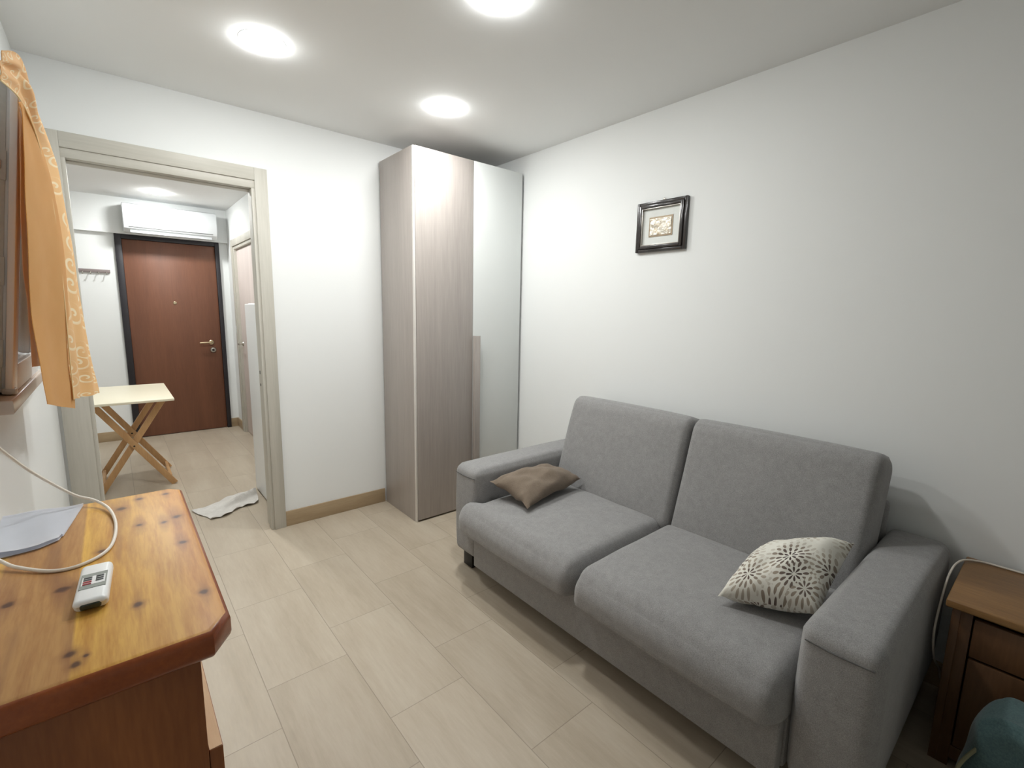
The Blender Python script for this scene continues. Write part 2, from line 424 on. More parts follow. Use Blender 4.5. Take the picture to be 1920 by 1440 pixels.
M_btn = plain('dark_grey_button', srgb(96, 98, 98), 0.5)
M_redbtn = plain('red_button', srgb(176, 76, 80), 0.5)
M_ir = plain('dark_green_window', srgb(44, 54, 46), 0.15)
M_frame = plain('black_lacquer_frame', srgb(42, 37, 36), 0.22, spec=0.6)
M_silver = plain('silver_fillet', srgb(170, 166, 160), 0.3, 0.9)
M_mat = plain('white_mount_board', srgb(226, 229, 225), 0.8, vary=0.01)
M_rack = plain('grey_wood_rail', srgb(140, 128, 126), 0.6)
M_pinkdoor = wood('pale_rose_laminate', srgb(206, 194, 188), srgb(222, 210, 204), 'Z', 0.5, 20, 8)
def relief_mat():
    t = NT('silver_relief_plate'); o = t.obj()
    n = t.noise(o, 55, 3, 0.5, 1.2)
    t.base(t.ramp(n, [(0.3, srgb(196, 176, 146)), (0.5, srgb(226, 220, 206)), (0.7, srgb(240, 238, 230))]))
    t.rough(0.35); t.b.inputs['Metallic'].default_value = 0.35; t.bump(n, 0.9, 0.006); return t.m
M_relief = relief_mat()
def emit_mat(name, s):
    t = NT(name); t.b.inputs['Emission Color'].default_value = (0.985, 1.0, 0.99, 1); t.b.inputs['Emission Strength'].default_value = s
    t.base((1, 1, 1, 1)); return t.m
M_lens = emit_mat('glowing_lens', LAMP); M_lens_h = emit_mat('glowing_lens_hall', LAMP_HALL)
def glass_mat():
    t = NT('window_glass'); t.base((0.95, 0.97, 0.97, 1)); t.rough(0.02); t.b.inputs['Transmission Weight'].default_value = 1.0; t.b.inputs['IOR'].default_value = 1.2
    return t.m
M_glass = glass_mat()

# ================================================================== the setting
struct('floor', B(-1.4, XR+.1, YN-.1, YE+.1, -0.1, 0.0), M_floor, smooth=False)
bm = new(); box(bm, XL-.3, XR+.1, YN-.1, YB+.06, ZC, ZC+.1); box(bm, -1.4, XR+.1, YB+.06, YE+.1, ZH, ZH+.148)
struct('ceiling', bm, M_ceil, smooth=False)
struct('wall_right', B(XR, XR+.1, YN-.1, YH, 0, ZC), M_wall, smooth=False)
struct('wall_near', B(XL-.3, XR, YN-.1, YN, 0, ZC), M_wall, smooth=False)
WY0, WY1, WZ0, WZ1 = 1.69, 2.31, 1.165, 2.0
bm = new()
box(bm, XL-.3, XL, YN, WY0, 0, ZC); box(bm, XL-.3, XL, WY1, YB, 0, ZC); box(bm, XL-.3, XL, WY0, WY1, 0, 1.13); box(bm, XL-.3, XL, WY0, WY1, WZ1, ZC)
struct('wall_left', bm, M_wall_l, smooth=False)
DX0, DX1, DZ = -0.128, 0.70, 2.085
bm = new(); box(bm, DX1, XR, YB, YH, 0, ZC); box(bm, -1.4, DX0, YB, YH, 0, ZC); box(bm, DX0, DX1, YB, YH, DZ, ZC)
struct('wall_back', bm, M_wall, smooth=False)
# hall
EX0, EX1, EZ = 0.088, 0.982, 2.094
bm = new(); box(bm, -1.4, EX0, YE, YE+.1, 0, ZH); box(bm, EX1, 1.2, YE, YE+.1, 0, ZH); box(bm, EX0, EX1, YE, YE+.1, EZ, ZH)
box(bm, -1.3, 1.065, YE-.05, YE, 2.094, ZH)
struct('wall_entrance', bm, M_wall, smooth=False)
HX = 1.065; BY0, BY1, BZ = 5.02, 5.92, 2.03
bm = new(); box(bm, HX, HX+.1, YH, BY0, 0, ZH); box(bm, HX, HX+.1, BY1, YE, 0, ZH); box(bm, HX, HX+.1, BY0, BY1, BZ, ZH)
struct('wall_hall_right', bm, M_wall, smooth=False)
struct('wall_hall_left', B(-1.4, -1.3, YH, YE, 0, ZH), M_wall, smooth=False)
# baseboards
def skirt(name, *a): struct(name, B(*a, bev=0.002), M_base)
skirt('baseboard_back', 0.757, 1.44, YB-.011, YB, 0, 0.1)
skirt('baseboard_right', XR-.011, XR, YN, YB, 0, 0.1)
skirt('baseboard_left', XL, XL+.011, YN, YB-.02, 0, 0.1)
skirt('baseboard_entrance_left', -1.3, EX0, YE-.011, YE, 0, 0.1)
skirt('baseboard_entrance_right', EX1, HX, YE-.011, YE, 0, 0.1)
skirt('baseboard_hall_right', HX-.011, HX, 5.995, YE-.011, 0, 0.1)
# doorway casing of the pocket door
def casing(name, bms): struct(name, bms, M_greyoak)
bm = new(); box(bm, 0.690, 0.757, YB-.016, YB, 0, 2.182, .002); box(bm, 0.690, 0.757, YH, YH+.016, 0, 2.182, .002)
box(bm, 0.672, 0.694, YB-.0075, YB+.045, 0, 2.069, .001); box(bm, 0.680, 0.70, YB+.045, YH+.008, 0, 2.085, .002)
casing('trim_1', bm)
bm = new(); box(bm, -0.222, -0.118, YB-.016, YB, 0, 2.182, .002); box(bm, -0.2, -0.118, YH, YH+.016, 0, 2.182, .002)
box(bm, -0.122, -0.102, YB-.0075, YB+.045, 0, 2.069, .001); box(bm, -0.128, -0.11, YB+.045, YH+.008, 0, 2.085, .002)
casing('trim_2', bm)
bm = new(); box(bm, -0.118, 0.690, YB-.016, YB, 2.112, 2.182, .002); box(bm, -0.118, 0.690, YH, YH+.016, 2.112, 2.182, .002)
box(bm, -0.121, 0.693, YB-.0085, YB+.035, 2.069, 2.113, .001); box(bm, -0.118, 0.690, YB+.06, YH+.008, 2.069, 2.085, .002); box(bm, -0.118, 0.69, YB+.02, YB+.07, 2.083, 2.1)
struct('trim_3', bm, M_greyoak_x)
bm = new(); box(bm, 0.676, 0.6805, YB+.06, YB+.085, 0.99, 1.01); box(bm, 0.676, 0.6805, YB+.06, YB+.085, 0.915, 0.93)
obj('strike_plate', bm, M_dark, bpy.data.objects['trim_1'])

# entrance door
bm = new(); box(bm, EX0, EX0+.055, YE-.03, YE+.06, 0, EZ, .003); box(bm, EX1-.04, EX1, YE-.03, YE+.06, 0, EZ, .003); box(bm, EX0+.055, EX1-.04, YE-.03, YE+.06, EZ-.045, EZ, .003)
fr = obj('door_frame', bm, M_doorframe); fr.name = 'trim_4'; fr['kind'] = 'structure'
d1 = struct('door_1', B(EX0+.056, EX1-.041, YE-.005, YE+.045, 0.006, EZ-.046, bev=.003), M_doorwood)
bm = new(); lathe(bm, [(0.0, -0.003), (.012, -.003), (.016, 0.0), (.016, .004)], (0.54, YE-.009, 1.425), 'Y', 24); obj('peephole', bm, M_brass, d1)
hx, hz = 0.845, 0.995
bm = new(); lathe(bm, [(0.0, -.01), (.02, -.01), (.025, -.006), (.025, .0)], (hx, YE-.0055, hz), 'Y', 28)
tube(bm, [(hx, YE-.01, hz), (hx, YE-.045, hz), (hx-.012, YE-.055, hz), (hx-.05, YE-.056, hz+.001), (hx-.115, YE-.054, hz-.002)], .0085, 40, 12)
obj('door_handle', bm, M_brass, d1)
bm = new(); lathe(bm, [(0.0, -.012), (.012, -.012), (.014, -.016), (.026, -.014), (.031, -.006), (.031, 0)], (hx+.012, YE-.0055, 0.91), 'Y', 32)
obj('lock_escutcheon', bm, M_metal, d1)
bm = new(); lathe(bm, [(0.0, -.004), (.008, -.004), (.010, 0)], (hx+.012, YE-.018, 0.91), 'Y', 20); obj('keyhole', bm, M_dark, d1)

# bathroom door on the hall's right side
bm = new(); box(bm, HX-.016, HX, BY1-.0, BY1+.07, 0, BZ+.07, .002); box(bm, HX-.016, HX, BY0-.07, BY0, 0, BZ+.07, .002); box(bm, HX-.016, HX, BY0, BY1, BZ, BZ+.07, .002)
box(bm, HX-.004, HX+.09, BY1-.03, BY1, 0, BZ, .002); box(bm, HX-.004, HX+.09, BY0, BY0+.03, 0, BZ, .002); box(bm, HX-.004, HX+.09, BY0+.03, BY1-.03, BZ-.03, BZ, .002)
struct('trim_5', bm, M_greyoak)
d2 = struct('door_2', B(HX+.02, HX+.06, BY0+.032, BY1-.032, 0.006, BZ-.032, bev=.003), M_pinkdoor)
bm = new(); lathe(bm, [(0.0, -.012), (.018, -.012), (.024, 0)], (HX+.02, BY1-.09, 1.0), 'X', 24); tube(bm, [(HX+.01, BY1-.09, 1.0), (HX-.03, BY1-.09, 1.0), (HX-.035, BY1-.11, 1.0), (HX-.035, BY1-.2, 1.0)], .008, 30, 10)
obj('door_handle', bm, M_metal, d2)
bm = new(); tube(bm, [(HX-.017, BY1+.028, 1.11), (HX-.017, BY1+.028, 1.19)], .006, 8, 10); obj('hinge', bm, M_zinc, bpy.data.objects['trim_5'])

# ------------------------------------------------------------------ window
bm = new()
fx0, fx1 = XL-.075, XL-.012
box(bm, fx0, fx1, WY0, WY0+.045, WZ0, WZ1, .003); box(bm, fx0, fx1, WY1-.045, WY1, WZ0, WZ1, .003)
box(bm, fx0, fx1, WY0+.045, WY1-.045, WZ0, WZ0+.045, .003); box(bm, fx0, fx1, WY0+.045, WY1-.045, WZ1-.045, WZ1, .003)
win = struct('window_1', bm, M_pvc)
# outer roller shutter, closed for the night
bm = new()
for k in range(19): box(bm, XL-.27, XL-.255, WY0, WY1, WZ0+k*.0439, WZ0+.042+k*.0439, .004)
obj('roller_shutter', bm, plain('grey_shutter', srgb(150, 150, 150), .5), win)
bm = new(); prism(bm, [(XL-.24, WY0), (XL-.001, WY0), (XL-.001, 1.635), (XL+.037, 1.635), (XL+.037, 2.34), (XL+.02, 2.385), (XL-.001, 2.385), (XL-.001, WY1), (XL-.24, WY1)], 1.13, 1.165, .005, 3)
sill = struct('trim_6', bm, M_marble)
# sash tipped inwards about its bottom edge
SM = Matrix.Translation((-.207, 0, 1.170)) @ Matrix.Rotation(math.radians(6.3), 4, 'Y')
SY0, SY1, SH = 1.735, 2.265, .775
bm = new()
def sb(y0, y1, x0, x1, z0, z1, bev=.003): return box(bm, x0, x1, y0, y1, z0, z1, bev, 2, SM)
sb(SY0, SY0+.065, -.058, -.014, 0, SH); sb(SY1-.065, SY1, -.058, -.014, 0, SH); sb(SY0+.065, SY1-.065, -.058, -.014, 0, .065); sb(SY0+.065, SY1-.065, -.058, -.014, SH-.065, SH)
sb(SY0-.012, SY0+.068, -.0145, 0, -.004, SH+.014); sb(SY1-.068, SY1+.012, -.0145, 0, -.004, SH+.014); sb(SY0+.068, SY1-.068, -.0145, 0, -.004, .068); sb(SY0+.068, SY1-.068, -.0145, 0, SH-.068, SH+.014)
sash = obj('sash', bm, M_pvc, win)
bm = new(); sb(SY0+.064, SY1-.064, -.044, -.022, .064, SH-.064, .001); obj('pane', bm, M_glass, sash)
bm = new(); sb(SY0-.003, SY0, -.045, -.021, .01, SH-.01, .0008)
for zc in (.10, .305, .56): sb(SY0-.006, SY0-.002, -.048, -.019, zc-.035, zc+.035, .001); sb(SY0-.014, SY0-.004, -.038, -.027, zc-.012, zc+.012, .004)
sb(SY0-.014, SY0+.02, -.02, .006, -.003, .012, .003)
obj('lock_gear', bm, M_zinc, sash)

# ------------------------------------------------------------------ downlights
def downlight(x, y, z, label, lens, r=0.078):
    t = thing('ceiling_downlight', label, 'ceiling light', (x, y, z), 'ceiling downlights')
    bm = new(); lathe(bm, [(r+.0004, -.0006), (r+.004, -.0014), (r+.010, -.001), (r+.011, 0.0), (r+.0004, 0.0)], (x, y, z), 'Z', 48)
    obj('trim_ring', bm, M_white, t)
    bm = new(); lathe(bm, [(0.0, -.016), (r*.35, -.0155), (r*.7, -.012), (r*.92, -.007), (r*.985, -.003), (r, -.0004)], (x, y, z), 'Z', 48)
    obj('lens', bm, lens, t); return t
downlight(0.576, 2.326, ZC, 'glowing white downlight in the ceiling nearest the doorway', M_lens)
downlight(1.484, 2.36, ZC, 'glowing white downlight in the ceiling just in front of the wardrobe', M_lens)
downlight(1.13, 1.44, ZC, 'glowing white downlight cut off by the top edge of the photo', M_lens)
downlight(0.42, 5.68, ZH, 'small glowing downlight in the hall ceiling before the air conditioner', M_lens_h)
downlight(0.5, 4.2, ZH, 'hall downlight out of sight behind the doorway head, nearest the white cabinet', M_lens_h)

# ================================================================== things
# ------------------------------------------------------------------ wardrobe
wx0, wx1, wy0, wy1, wz = 1.447, 2.312, 2.66, 3.118, 2.366
t = thing('wardrobe', 'tall two-door wardrobe in taupe wood grain and light grey standing in the corner', 'wardrobe', (wx0, wy1, 0))
bm = new(); box(bm, wx0, wx0+.02, wy0+.024, wy1, 0, wz, .001); box(bm, wx1-.02, wx1, wy0+.024, wy1, 0, wz, .001); box(bm, wx0+.02, wx1-.02, wy0+.024, wy1, wz-.02, wz, .001)
box(bm, wx0+.02, wx1-.02, wy1-.01, wy1, .06, wz-.02); box(bm, wx0+.02, wx1-.02, wy0+.024, wy1-.01, .05, .07); box(bm, wx0+.02, wx1-.02, wy0+.06, wy0+.076, 0, .05)
obj('carcass', bm, M_taupe, t)
bm = new(); box(bm, wx0, wx0+.0118, wy0+.006, wy0+.0235, 0, wz, .001); box(bm, wx0+.0118, wx0+.0195, wy0+.0215, wy0+.0235, 0, wz); box(bm, wx1-.0195, wx1, wy0+.0215, wy0+.0235, 0, wz); obj('edge_band', bm, M_edge, t, label='pale front edge strip')
xs = 1.889
dl = obj('door', B(wx0+.013, xs-.002, wy0, wy0+.02, .012, wz, bev=.0012), M_taupe, t, label='taupe wood-grain door')
dr = obj('door', B(xs+.002, wx1-.001, wy0, wy0+.02, .012, wz, bev=.0012), M_lightdoor, t, label='light grey door')
bm = new(); box(bm, xs+.006, xs+.046, wy0-.028, wy0-.024, .30, 1.232, .0008); box(bm, xs+.002, xs+.008, wy0-.028, wy0, .30, 1.232, .001)
obj('handle', bm, M_taupe, dr, label='long taupe strip handle')

# ------------------------------------------------------------------ picture
px0 = XR
t = thing('framed_picture', 'small picture in a black stepped frame hanging on the white wall above the sofa', 'picture', (px0, 1.52, 1.74))
y0, y1, z0, z1 = 1.367, 1.672, 1.742, 2.008
bm = new()
for (a, b, d0, d1) in ((0, .018, .0, .022), (.017, .034, 0, .030)):
    box(bm, px0-d1, px0-d0, y0+a, y0+b, z0+a, z1-a, .003); box(bm, px0-d1, px0-d0, y1-b, y1-a, z0+a, z1-a, .003)
    box(bm, px0-d1, px0-d0, y0+b, y1-b, z0+a, z0+b, .003); box(bm, px0-d1, px0-d0, y0+b, y1-b, z1-b, z1-a, .003)
obj('frame', bm, M_frame, t)
bm = new(); a, b = .034, .039
box(bm, px0-.026, px0-.006, y0+a, y0+b, z0+a, z1-a, .001); box(bm, px0-.026, px0-.006, y1-b, y1-a, z0+a, z1-a, .001)
box(bm, px0-.026, px0-.006, y0+b, y1-b, z0+a, z0+b, .001); box(bm, px0-.026, px0-.006, y0+b, y1-b, z1-b, z1-a, .001)
obj('fillet', bm, M_silver, t, label='thin silver inner edge')
obj('mount_board', B(px0-.012, px0-.006, y0+.035, y1-.035, z0+.035, z1-.035), M_mat, t)
bm = new(); a0, a1, c0, c1 = 1.453, 1.590, 1.826, 1.922
box(bm, px0-.015, px0-.012, a0-.004, a1+.004, c0-.004, c1+.004)
pl = obj('plate_border', bm, plain('taupe_border', srgb(150, 134, 112), .4, .5), t)
bm = new(); bmesh.ops.create_grid(bm, x_segments=40, y_segments=28, size=0.5)
for v in bm.verts:
    u, w_ = v.co.x, v.co.y
    h = 0.0035*max(0, noise.noise(Vector((u*6, w_*5, 2.2)))+.25) + .003*max(0, 1-((u+.18)**2*16+(w_+.12)**2*22)) + .0025*max(0, 1-((u-.26)**2*20+(w_-.16)**2*18))
    v.co = Vector((px0-.016-h, (a0+a1)/2+u*(a1-a0-.008), (c0+c1)/2+w_*(c1-c0-.008)))
obj('relief_plate', bm, M_relief, t, label='embossed silver plate')
bm = new(); lathe(bm, [(.004, -.002), (.006, 0), (.004, .002)], (px0-.006, 1.515, z1+.008), 'X', 20); tube(bm, [(px0-.006, 1.505, z1-.002), (px0-.006, 1.515, z1+.012), (px0-.006, 1.525, z1-.002)], .002, 16, 8)
obj('hanging_ring', bm, M_metal, t)

# ------------------------------------------------------------------ sofa
SX0, SXB, AY0, AY1, AY2, AY3, AZ = 1.36, 2.302, 0.193, 0.380, 1.872, 2.072, 0.59
t = thing('sofa', 'grey upholstered two-seat sofa bed standing against the right wall', 'sofa', ((SX0+SXB)/2, (AY0+AY3)/2, 0))
def puffarm(ya, yb):
    bm = new(); cz, cy = (0.10+AZ)/2, (ya+yb)/2
    def fn(p, u):
        f = max(0, 1-u.x*u.x)**.5*max(0, 1-u.y*u.y)**.6
        if u.z > .3: p.z += .010*f
        g = max(0, 1-u.z*u.z)**.5*max(0, 1-u.y*u.y)**.5
        if u.x < -.9: p.x -= .012*g
        p.y += (p.y-cy)*0.05*max(0, 1-u.z*u.z)
        return p
    softbox(bm, SX0, SXB, ya, yb, 0.10, AZ, .036, 24, fn); return bm
for ya, yb, lb in ((AY2, AY3, 'armrest beside the wardrobe'), (AY0, AY1, 'armrest beside the nightstand')):
    ar = obj('armrest', puffarm(ya, yb), M_sofa, t, ang=60)
    bm = new(); zz = AZ-.045
    tube(bm, [(SX0-.0035, ya+.016, zz), (SX0-.0095, (ya+yb)/2, zz), (SX0-.0035, yb-.016, zz)], .0018, 16, 8)
    obj('seam', bm, M_seam, ar)
obj('front_panel', B(1.334, 1.38, AY1+.012, AY2-.012, .092, .30, bev=.008, seg=3), M_sofa, t)
obj('base_frame', B(1.375, SXB-.01, AY1+.004, AY2-.004, .11, .32, bev=.01), M_sofa, t)
obj('back_frame', B(2.235, SXB-.005, AY1+.002, AY2-.002, .09, .70, bev=.025, seg=4), M_sofa, t)
YS = 1.146
def seat(ya, yb, wide):
    bm = new(); x0, x1 = 1.278, 1.98
    def fn(p, u):
        k = max(0, 1-u.y*u.y)
        if u.z > 0: p.z += .014*(k**.6)*max(0, 1-u.x*u.x)**.5 - .012*max(0, -u.x)**3 + .0035*noise.noise(p*4.0) + .0022*noise.noise(p*11.0)
        if u.z > .7 and not wide:      # sitting creases
            for cx, cy, a in ((1.60, .78, .007), (1.64, .80, .006), (1.68, .77, .005)):
                q = Vector((p.x-cx, p.y-cy, 0)); l = q.x*.35+q.y*.94; w_ = q.x*.94-q.y*.35
                p.z -= a*math.exp(-(w_/.010)**2-(l/.10)**2)
        if u.x < 0: p.x -= .014*(k**.35)*(-u.x)**2
        if wide and u.y > .6:
            f = max(0, min(1, (1.385-p.x)/.05)); f = f*f*(3-2*f); p.y += (u.y-.6)/.4*0.088*f
        if p.z < .292: p.x += max(0, -u.x)*.004; p.z = .292 - .004*min(1, (.292-p.z)/.05)
        return p
    softbox(bm, x0, x1, ya, yb, .10, .432, .088, 34, fn, 1.9); return bm
obj('seat_cushion', seat(YS+.003, AY2-.004, True), M_sofa, t, ang=70, label='seat cushion beside the wardrobe end')
obj('seat_cushion', seat(AY1+.004, YS-.003, False), M_sofa, t, ang=70, label='seat cushion under the flowered cushion')
def backc(ya, yb):
    bm = new(); H, T = .575, .21
    tilt = math.radians(17)
    R = Matrix.Translation((1.905, 0, .375)) @ Matrix.Rotation(tilt, 4, 'Y')
    def fn(p, u):
        k = max(0, 1-u.y*u.y)**.4; kz = max(0, 1-u.z*u.z)**.5
        if u.x < 0: p.x -= .018*k*kz + .004*noise.noise(p*5)
        if u.x > 0: p.x += .006*k*kz
        p.z += (.008*k*(1 if u.z > .9 else 0))
        return R @ p
    softbox(bm, 0, T, ya, yb, 0, H, .062, 32, fn, 2.6); return bm
obj('back_cushion', backc(YS-.024, AY2+.004), M_sofa, t, ang=70, label='back cushion at the wardrobe end')
obj('back_cushion', backc(AY1+.0, YS-.027), M_sofa, t, ang=70, label='back cushion at the nightstand end')
for xx in (1.405, SXB-.11):
    for yy in (AY0+.02, AY3-.10): obj('foot', B(xx, xx+.08, yy, yy+.08, 0, .104, bev=.004), M_dark, t)

# ------------------------------------------------------------------ cushions on the sofa
bm = new(); pillow(bm, (1.425, 1.850, .533), (1.452, 1.585, .470), (1.905, 1.645, .505), (1.84, 1.846, .537), .115, seed=1.3, pinch=.10, wr=.007)
tag(obj('throw_cushion', bm, M_brown, ang=80, loc=(1.66, 1.73, .47)), 'plain brown throw cushion lying on the sofa seat beside the far armrest', 'cushion')
bm = new(); pillow(bm, (1.474, .658, .475), (1.575, .398, .503), (1.890, .398, .637), (1.755, .645, .561), .175, seed=4.1, pinch=.035, wr=.005)
tag(obj('throw_cushion', bm, M_flower, ang=80, loc=(1.68, .53, .47)), 'cream throw cushion printed with grey-brown leaf flowers leaning on the near armrest', 'cushion')

# ------------------------------------------------------------------ nightstand on the right
nx0, nx1, ny0, ny1, nz = 1.888, 2.300, -0.30, 0.152, .558
t = thing('nightstand', 'low brown pine nightstand against the right wall beside the sofa', 'nightstand', ((nx0+nx1)/2, (ny0+ny1)/2, 0))
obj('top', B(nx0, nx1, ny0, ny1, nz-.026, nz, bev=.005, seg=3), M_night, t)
bm = new(); bx = nx0+.028
box(bm, bx, nx1-.005, ny1-.035, ny1-.015, 0, nz-.026, .001); box(bm, bx, nx1-.005, ny0+.015, ny0+.035, 0, nz-.026, .001)
box(bm, nx1-.015, nx1-.005, ny0+.035, ny1-.035, .03, nz-.026); box(bm, bx+.02, nx1-.015, ny0+.035, ny1-.035, .05, .068)
box(bm, bx, bx+.02, ny1-.062, ny1-.035, 0, nz-.026, .001); box(bm, bx, bx+.02, ny0+.035, ny0+.062, 0, nz-.026, .001); box(bm, bx, bx+.02, ny0+.062, ny1-.062, .03, .075, .001)
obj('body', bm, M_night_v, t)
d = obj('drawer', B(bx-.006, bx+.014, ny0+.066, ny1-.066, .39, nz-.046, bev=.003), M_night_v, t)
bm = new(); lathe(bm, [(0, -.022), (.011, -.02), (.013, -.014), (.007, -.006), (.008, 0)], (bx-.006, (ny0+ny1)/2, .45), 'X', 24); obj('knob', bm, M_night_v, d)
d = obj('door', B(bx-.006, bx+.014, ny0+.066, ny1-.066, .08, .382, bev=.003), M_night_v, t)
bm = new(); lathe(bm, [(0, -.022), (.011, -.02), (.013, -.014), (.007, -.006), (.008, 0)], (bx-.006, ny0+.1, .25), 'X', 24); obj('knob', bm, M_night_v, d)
bm = new(); tube(bm, [(2.296, -.12, .5625), (2.284, -.03, .5615), (2.28, .06, .5615), (2.268, .118, .563), (2.215, .158, .566), (2.12, .172, .552), (2.0, .172, .50), (1.95, .172, .40), (2.02, .168, .28), (2.2, .166, .15), (2.29, .165, .06)], .0032, 90, 8)
tag(obj('power_cable', bm, M_cable, loc=(2.2, .1, .55)), 'thin white cable running across the nightstand top and down its side', 'cable')

# ------------------------------------------------------------------ teal bag in the near right corner
bm = new()
def fn(p, u):
    d = noise.noise(p*7.0)*.03 + noise.noise(p*17)*.012
    k = .72 + .28*(1-max(0, u.z))          # narrows towards the top
    c = Vector((1.72, -.10, p.z)); q = c + (p-c)*k
    q.x += d; q.y += noise.noise(p*8+Vector((5, 1, 2)))*.02; q.z += (noise.noise(p*9)*.02 if u.z > .5 else 0)
    q.z = max(q.z, .001); return q
softbox(bm, 1.60, 1.84, -.24, .06, 0.0, .40, .06, 22, fn)
t = thing('cloth_bag', 'crumpled teal cloth bag on the floor in front of the nightstand', 'bag', (1.72, -.1, 0))
obj('bag_body', bm, M_teal, t, ang=70)
bm = new(); tube(bm, [(1.66, .02, .30), (1.60, .055, .24), (1.575, .045, .15), (1.575, .03, .05), (1.58, .04, .008)], .0045, 40, 8); obj('strap', bm, M_strap, t, label='pale yellow strap')

# ------------------------------------------------------------------ chest of drawers at the left
hx0, hx1, hy0, hy1, hz = -0.223, 0.107, 0.772, 1.502, .92
t = thing('chest_of_drawers', 'varnished knotty pine chest of drawers under the window at the left', 'chest of drawers', (-.06, 1.14, 0))
org = root_loc(t)
bm = new(); c = .026
prism(bm, [(hx0, hy0), (hx1-c*1.1, hy0), (hx1, hy0+c*1.6), (hx1, hy1-c), (hx1-c, hy1), (hx0, hy1)], hz-.046, hz, .012, 3)
top = obj('top', bm, pine_top_mat(org), t, ang=50)
top.data.materials.append(M_pineedge)
for p in top.data.polygons:
    if p.normal.z < 0.75: p.material_index = 1
bx0, bx1, by0, by1 = -.218, .062, .80, 1.478
bm = new(); box(bm, bx0, bx1, by0, by0+.02, 0, hz-.046, .0015); box(bm, bx0, bx1, by1-.02, by1, 0, hz-.046, .0015)
box(bm, bx0, bx0+.012, by0+.02, by1-.02, .05, hz-.046); box(bm, bx0+.012, bx1-.004, by0+.02, by1-.02, .06, .08); box(bm, bx1-.02, bx1, by0+.02, by1-.02, 0, .08, .001)
box(bm, bx1-.02, bx1, by0+.02, by1-.02, .70, .715, .001); box(bm, bx1-.02, bx1, by0+.02, by1-.02, hz-.066, hz-.046, .001); box(bm, bx1-.02, bx1, by0+.02, by1-.02, .39, .405, .001)
obj('body', bm, M_pineside, t)
zs = [(.715, .853, -.003, 0), (.405, .698, .020, .001), (.082, .388, .020, .001)]
for k, (za, zb, pr, _) in enumerate(zs):
    inset = .022 if k == 0 else .004
    x0_ = bx1 + pr - .018 if k == 0 else bx1 + .001
    d = obj('drawer', B(x0_, bx1+pr, by0+inset, by1-inset, za, zb, bev=.0012), M_pineside, t, label=None)
    if k:
        obj('drawer_edge', B(bx1+.0015, bx1+pr-.0012, by0+inset+.0015, by1-inset-.0015, zb-.0012, zb+.001), M_rawpine, d, label='unvarnished top edge')
# paper on the chest
bm = new(); N = 18
uvq = [Vector((-.222, 1.243, 0)), Vector((-.118, 1.262, 0)), Vector((-.087, 1.480, 0)), Vector((-.222, 1.498, 0))]
def sheet(bm, zoff, shrink, curl):
    rows = []
    for i in range(N+1):
        row = []
        for j in range(N+1):
            u, v = i/N, j/N; p = uvq[0]*(1-u)*(1-v)+uvq[1]*u*(1-v)+uvq[2]*u*v+uvq[3]*(1-u)*v
            p.z = hz + zoff + curl*((1-v)**3)*(1-.8*u) + .0015*math.sin(u*9+v*4)*shrink + .0015
            if v < .12 and u > .75: p.y += .018*(u-.75)/.25
            row.append(bm.verts.new(p))
        rows.append(row)
    fs = [bm.faces.new((rows[i][j], rows[i+1][j], rows[i+1][j+1], rows[i][j+1])) for i in range(N) for j in range(N)]
    r = bmesh.ops.solidify(bm, geom=fs, thickness=.0006); bmesh.ops.recalc_face_normals(bm, faces=bm.faces[:])
t = thing('paper_leaflet', 'folded white paper leaflet lying on the chest of drawers by the wall', 'paper', (-.15, 1.37, hz))
bm = new(); sheet(bm, .001, .3, .001); obj('lower_leaf', bm, M_paper, t, ang=70)
bm = new(); sheet(bm, .0045, 1, .010); obj('upper_leaf', bm, M_paper, t, ang=70)
# remote control
rc = Vector((-.0585, 1.008, hz)); RA = Matrix.Translation(rc) @ Matrix.Rotation(math.radians(-3), 4, 'Z')
t = thing('remote_control', 'small white remote control with grey keypad lying on the chest of drawers', 'remote control', rc)
bm = new(); box(bm, -.0215, .0215, -.068, .068, .0005, .022, .008, 5)
for v in bm.verts:
    if v.co.y < -.05 and v.co.z < .012: v.co.y += .006
    v.co = RA @ v.co
obj('shell', bm, M_white, t, ang=50)
bm = new(); box(bm, -.017, .017, -.028, .026, .0215, .0228, .0006, 1, RA); kp = obj('keypad', bm, M_gpanel, t)
bm = new(); box(bm, -.015, .015, -.016, .014, .0225, .0231, .0003, 1, RA); obj('keypad_label', bm, M_white, kp)
for k in range(4):
    bm = new(); box(bm, -.013, -.002, -.0155+k*.0075, -.0115+k*.0075, .0225, .0245, .0008, 2, RA); obj('button', bm, M_redbtn if k < 2 else M_btn, t, label='red button' if k < 2 else None)
for k in range(3):
    bm = new(); box(bm, .003, .013, -.008+k*.0075, -.004+k*.0075, .0225, .0245, .0008, 2, RA); obj('button', bm, M_btn, t)
bm = new(); box(bm, -.013, .013, -.0690, -.055, .006, .0165, .003, 3, RA); obj('signal_window', bm, M_ir, t)
# charger cable
bm = new(); z = hz+.0032
tube(bm, [(-.228, 1.12, 1.255), (-.222, 1.22, 1.20), (-.213, 1.38, 1.13), (-.17, 1.47, 1.03), (-.105, 1.478, .955), (-.068, 1.465, .935), (-.040, 1.40, z+.004), (-.029, 1.29, z), (-.040, 1.175, z), (-.078, 1.128, z), (-.12, 1.132, z), (-.17, 1.18, z+.004), (-.20, 1.215, z+.012), (-.205, 1.14, z+.006), (-.207, 1.0, z)], .0031, 150, 10)
tag(obj('charger_cable', bm, M_cable, loc=(-.1, 1.3, hz)), 'white charger cable looping from the left wall over the chest of drawers', 'cable')

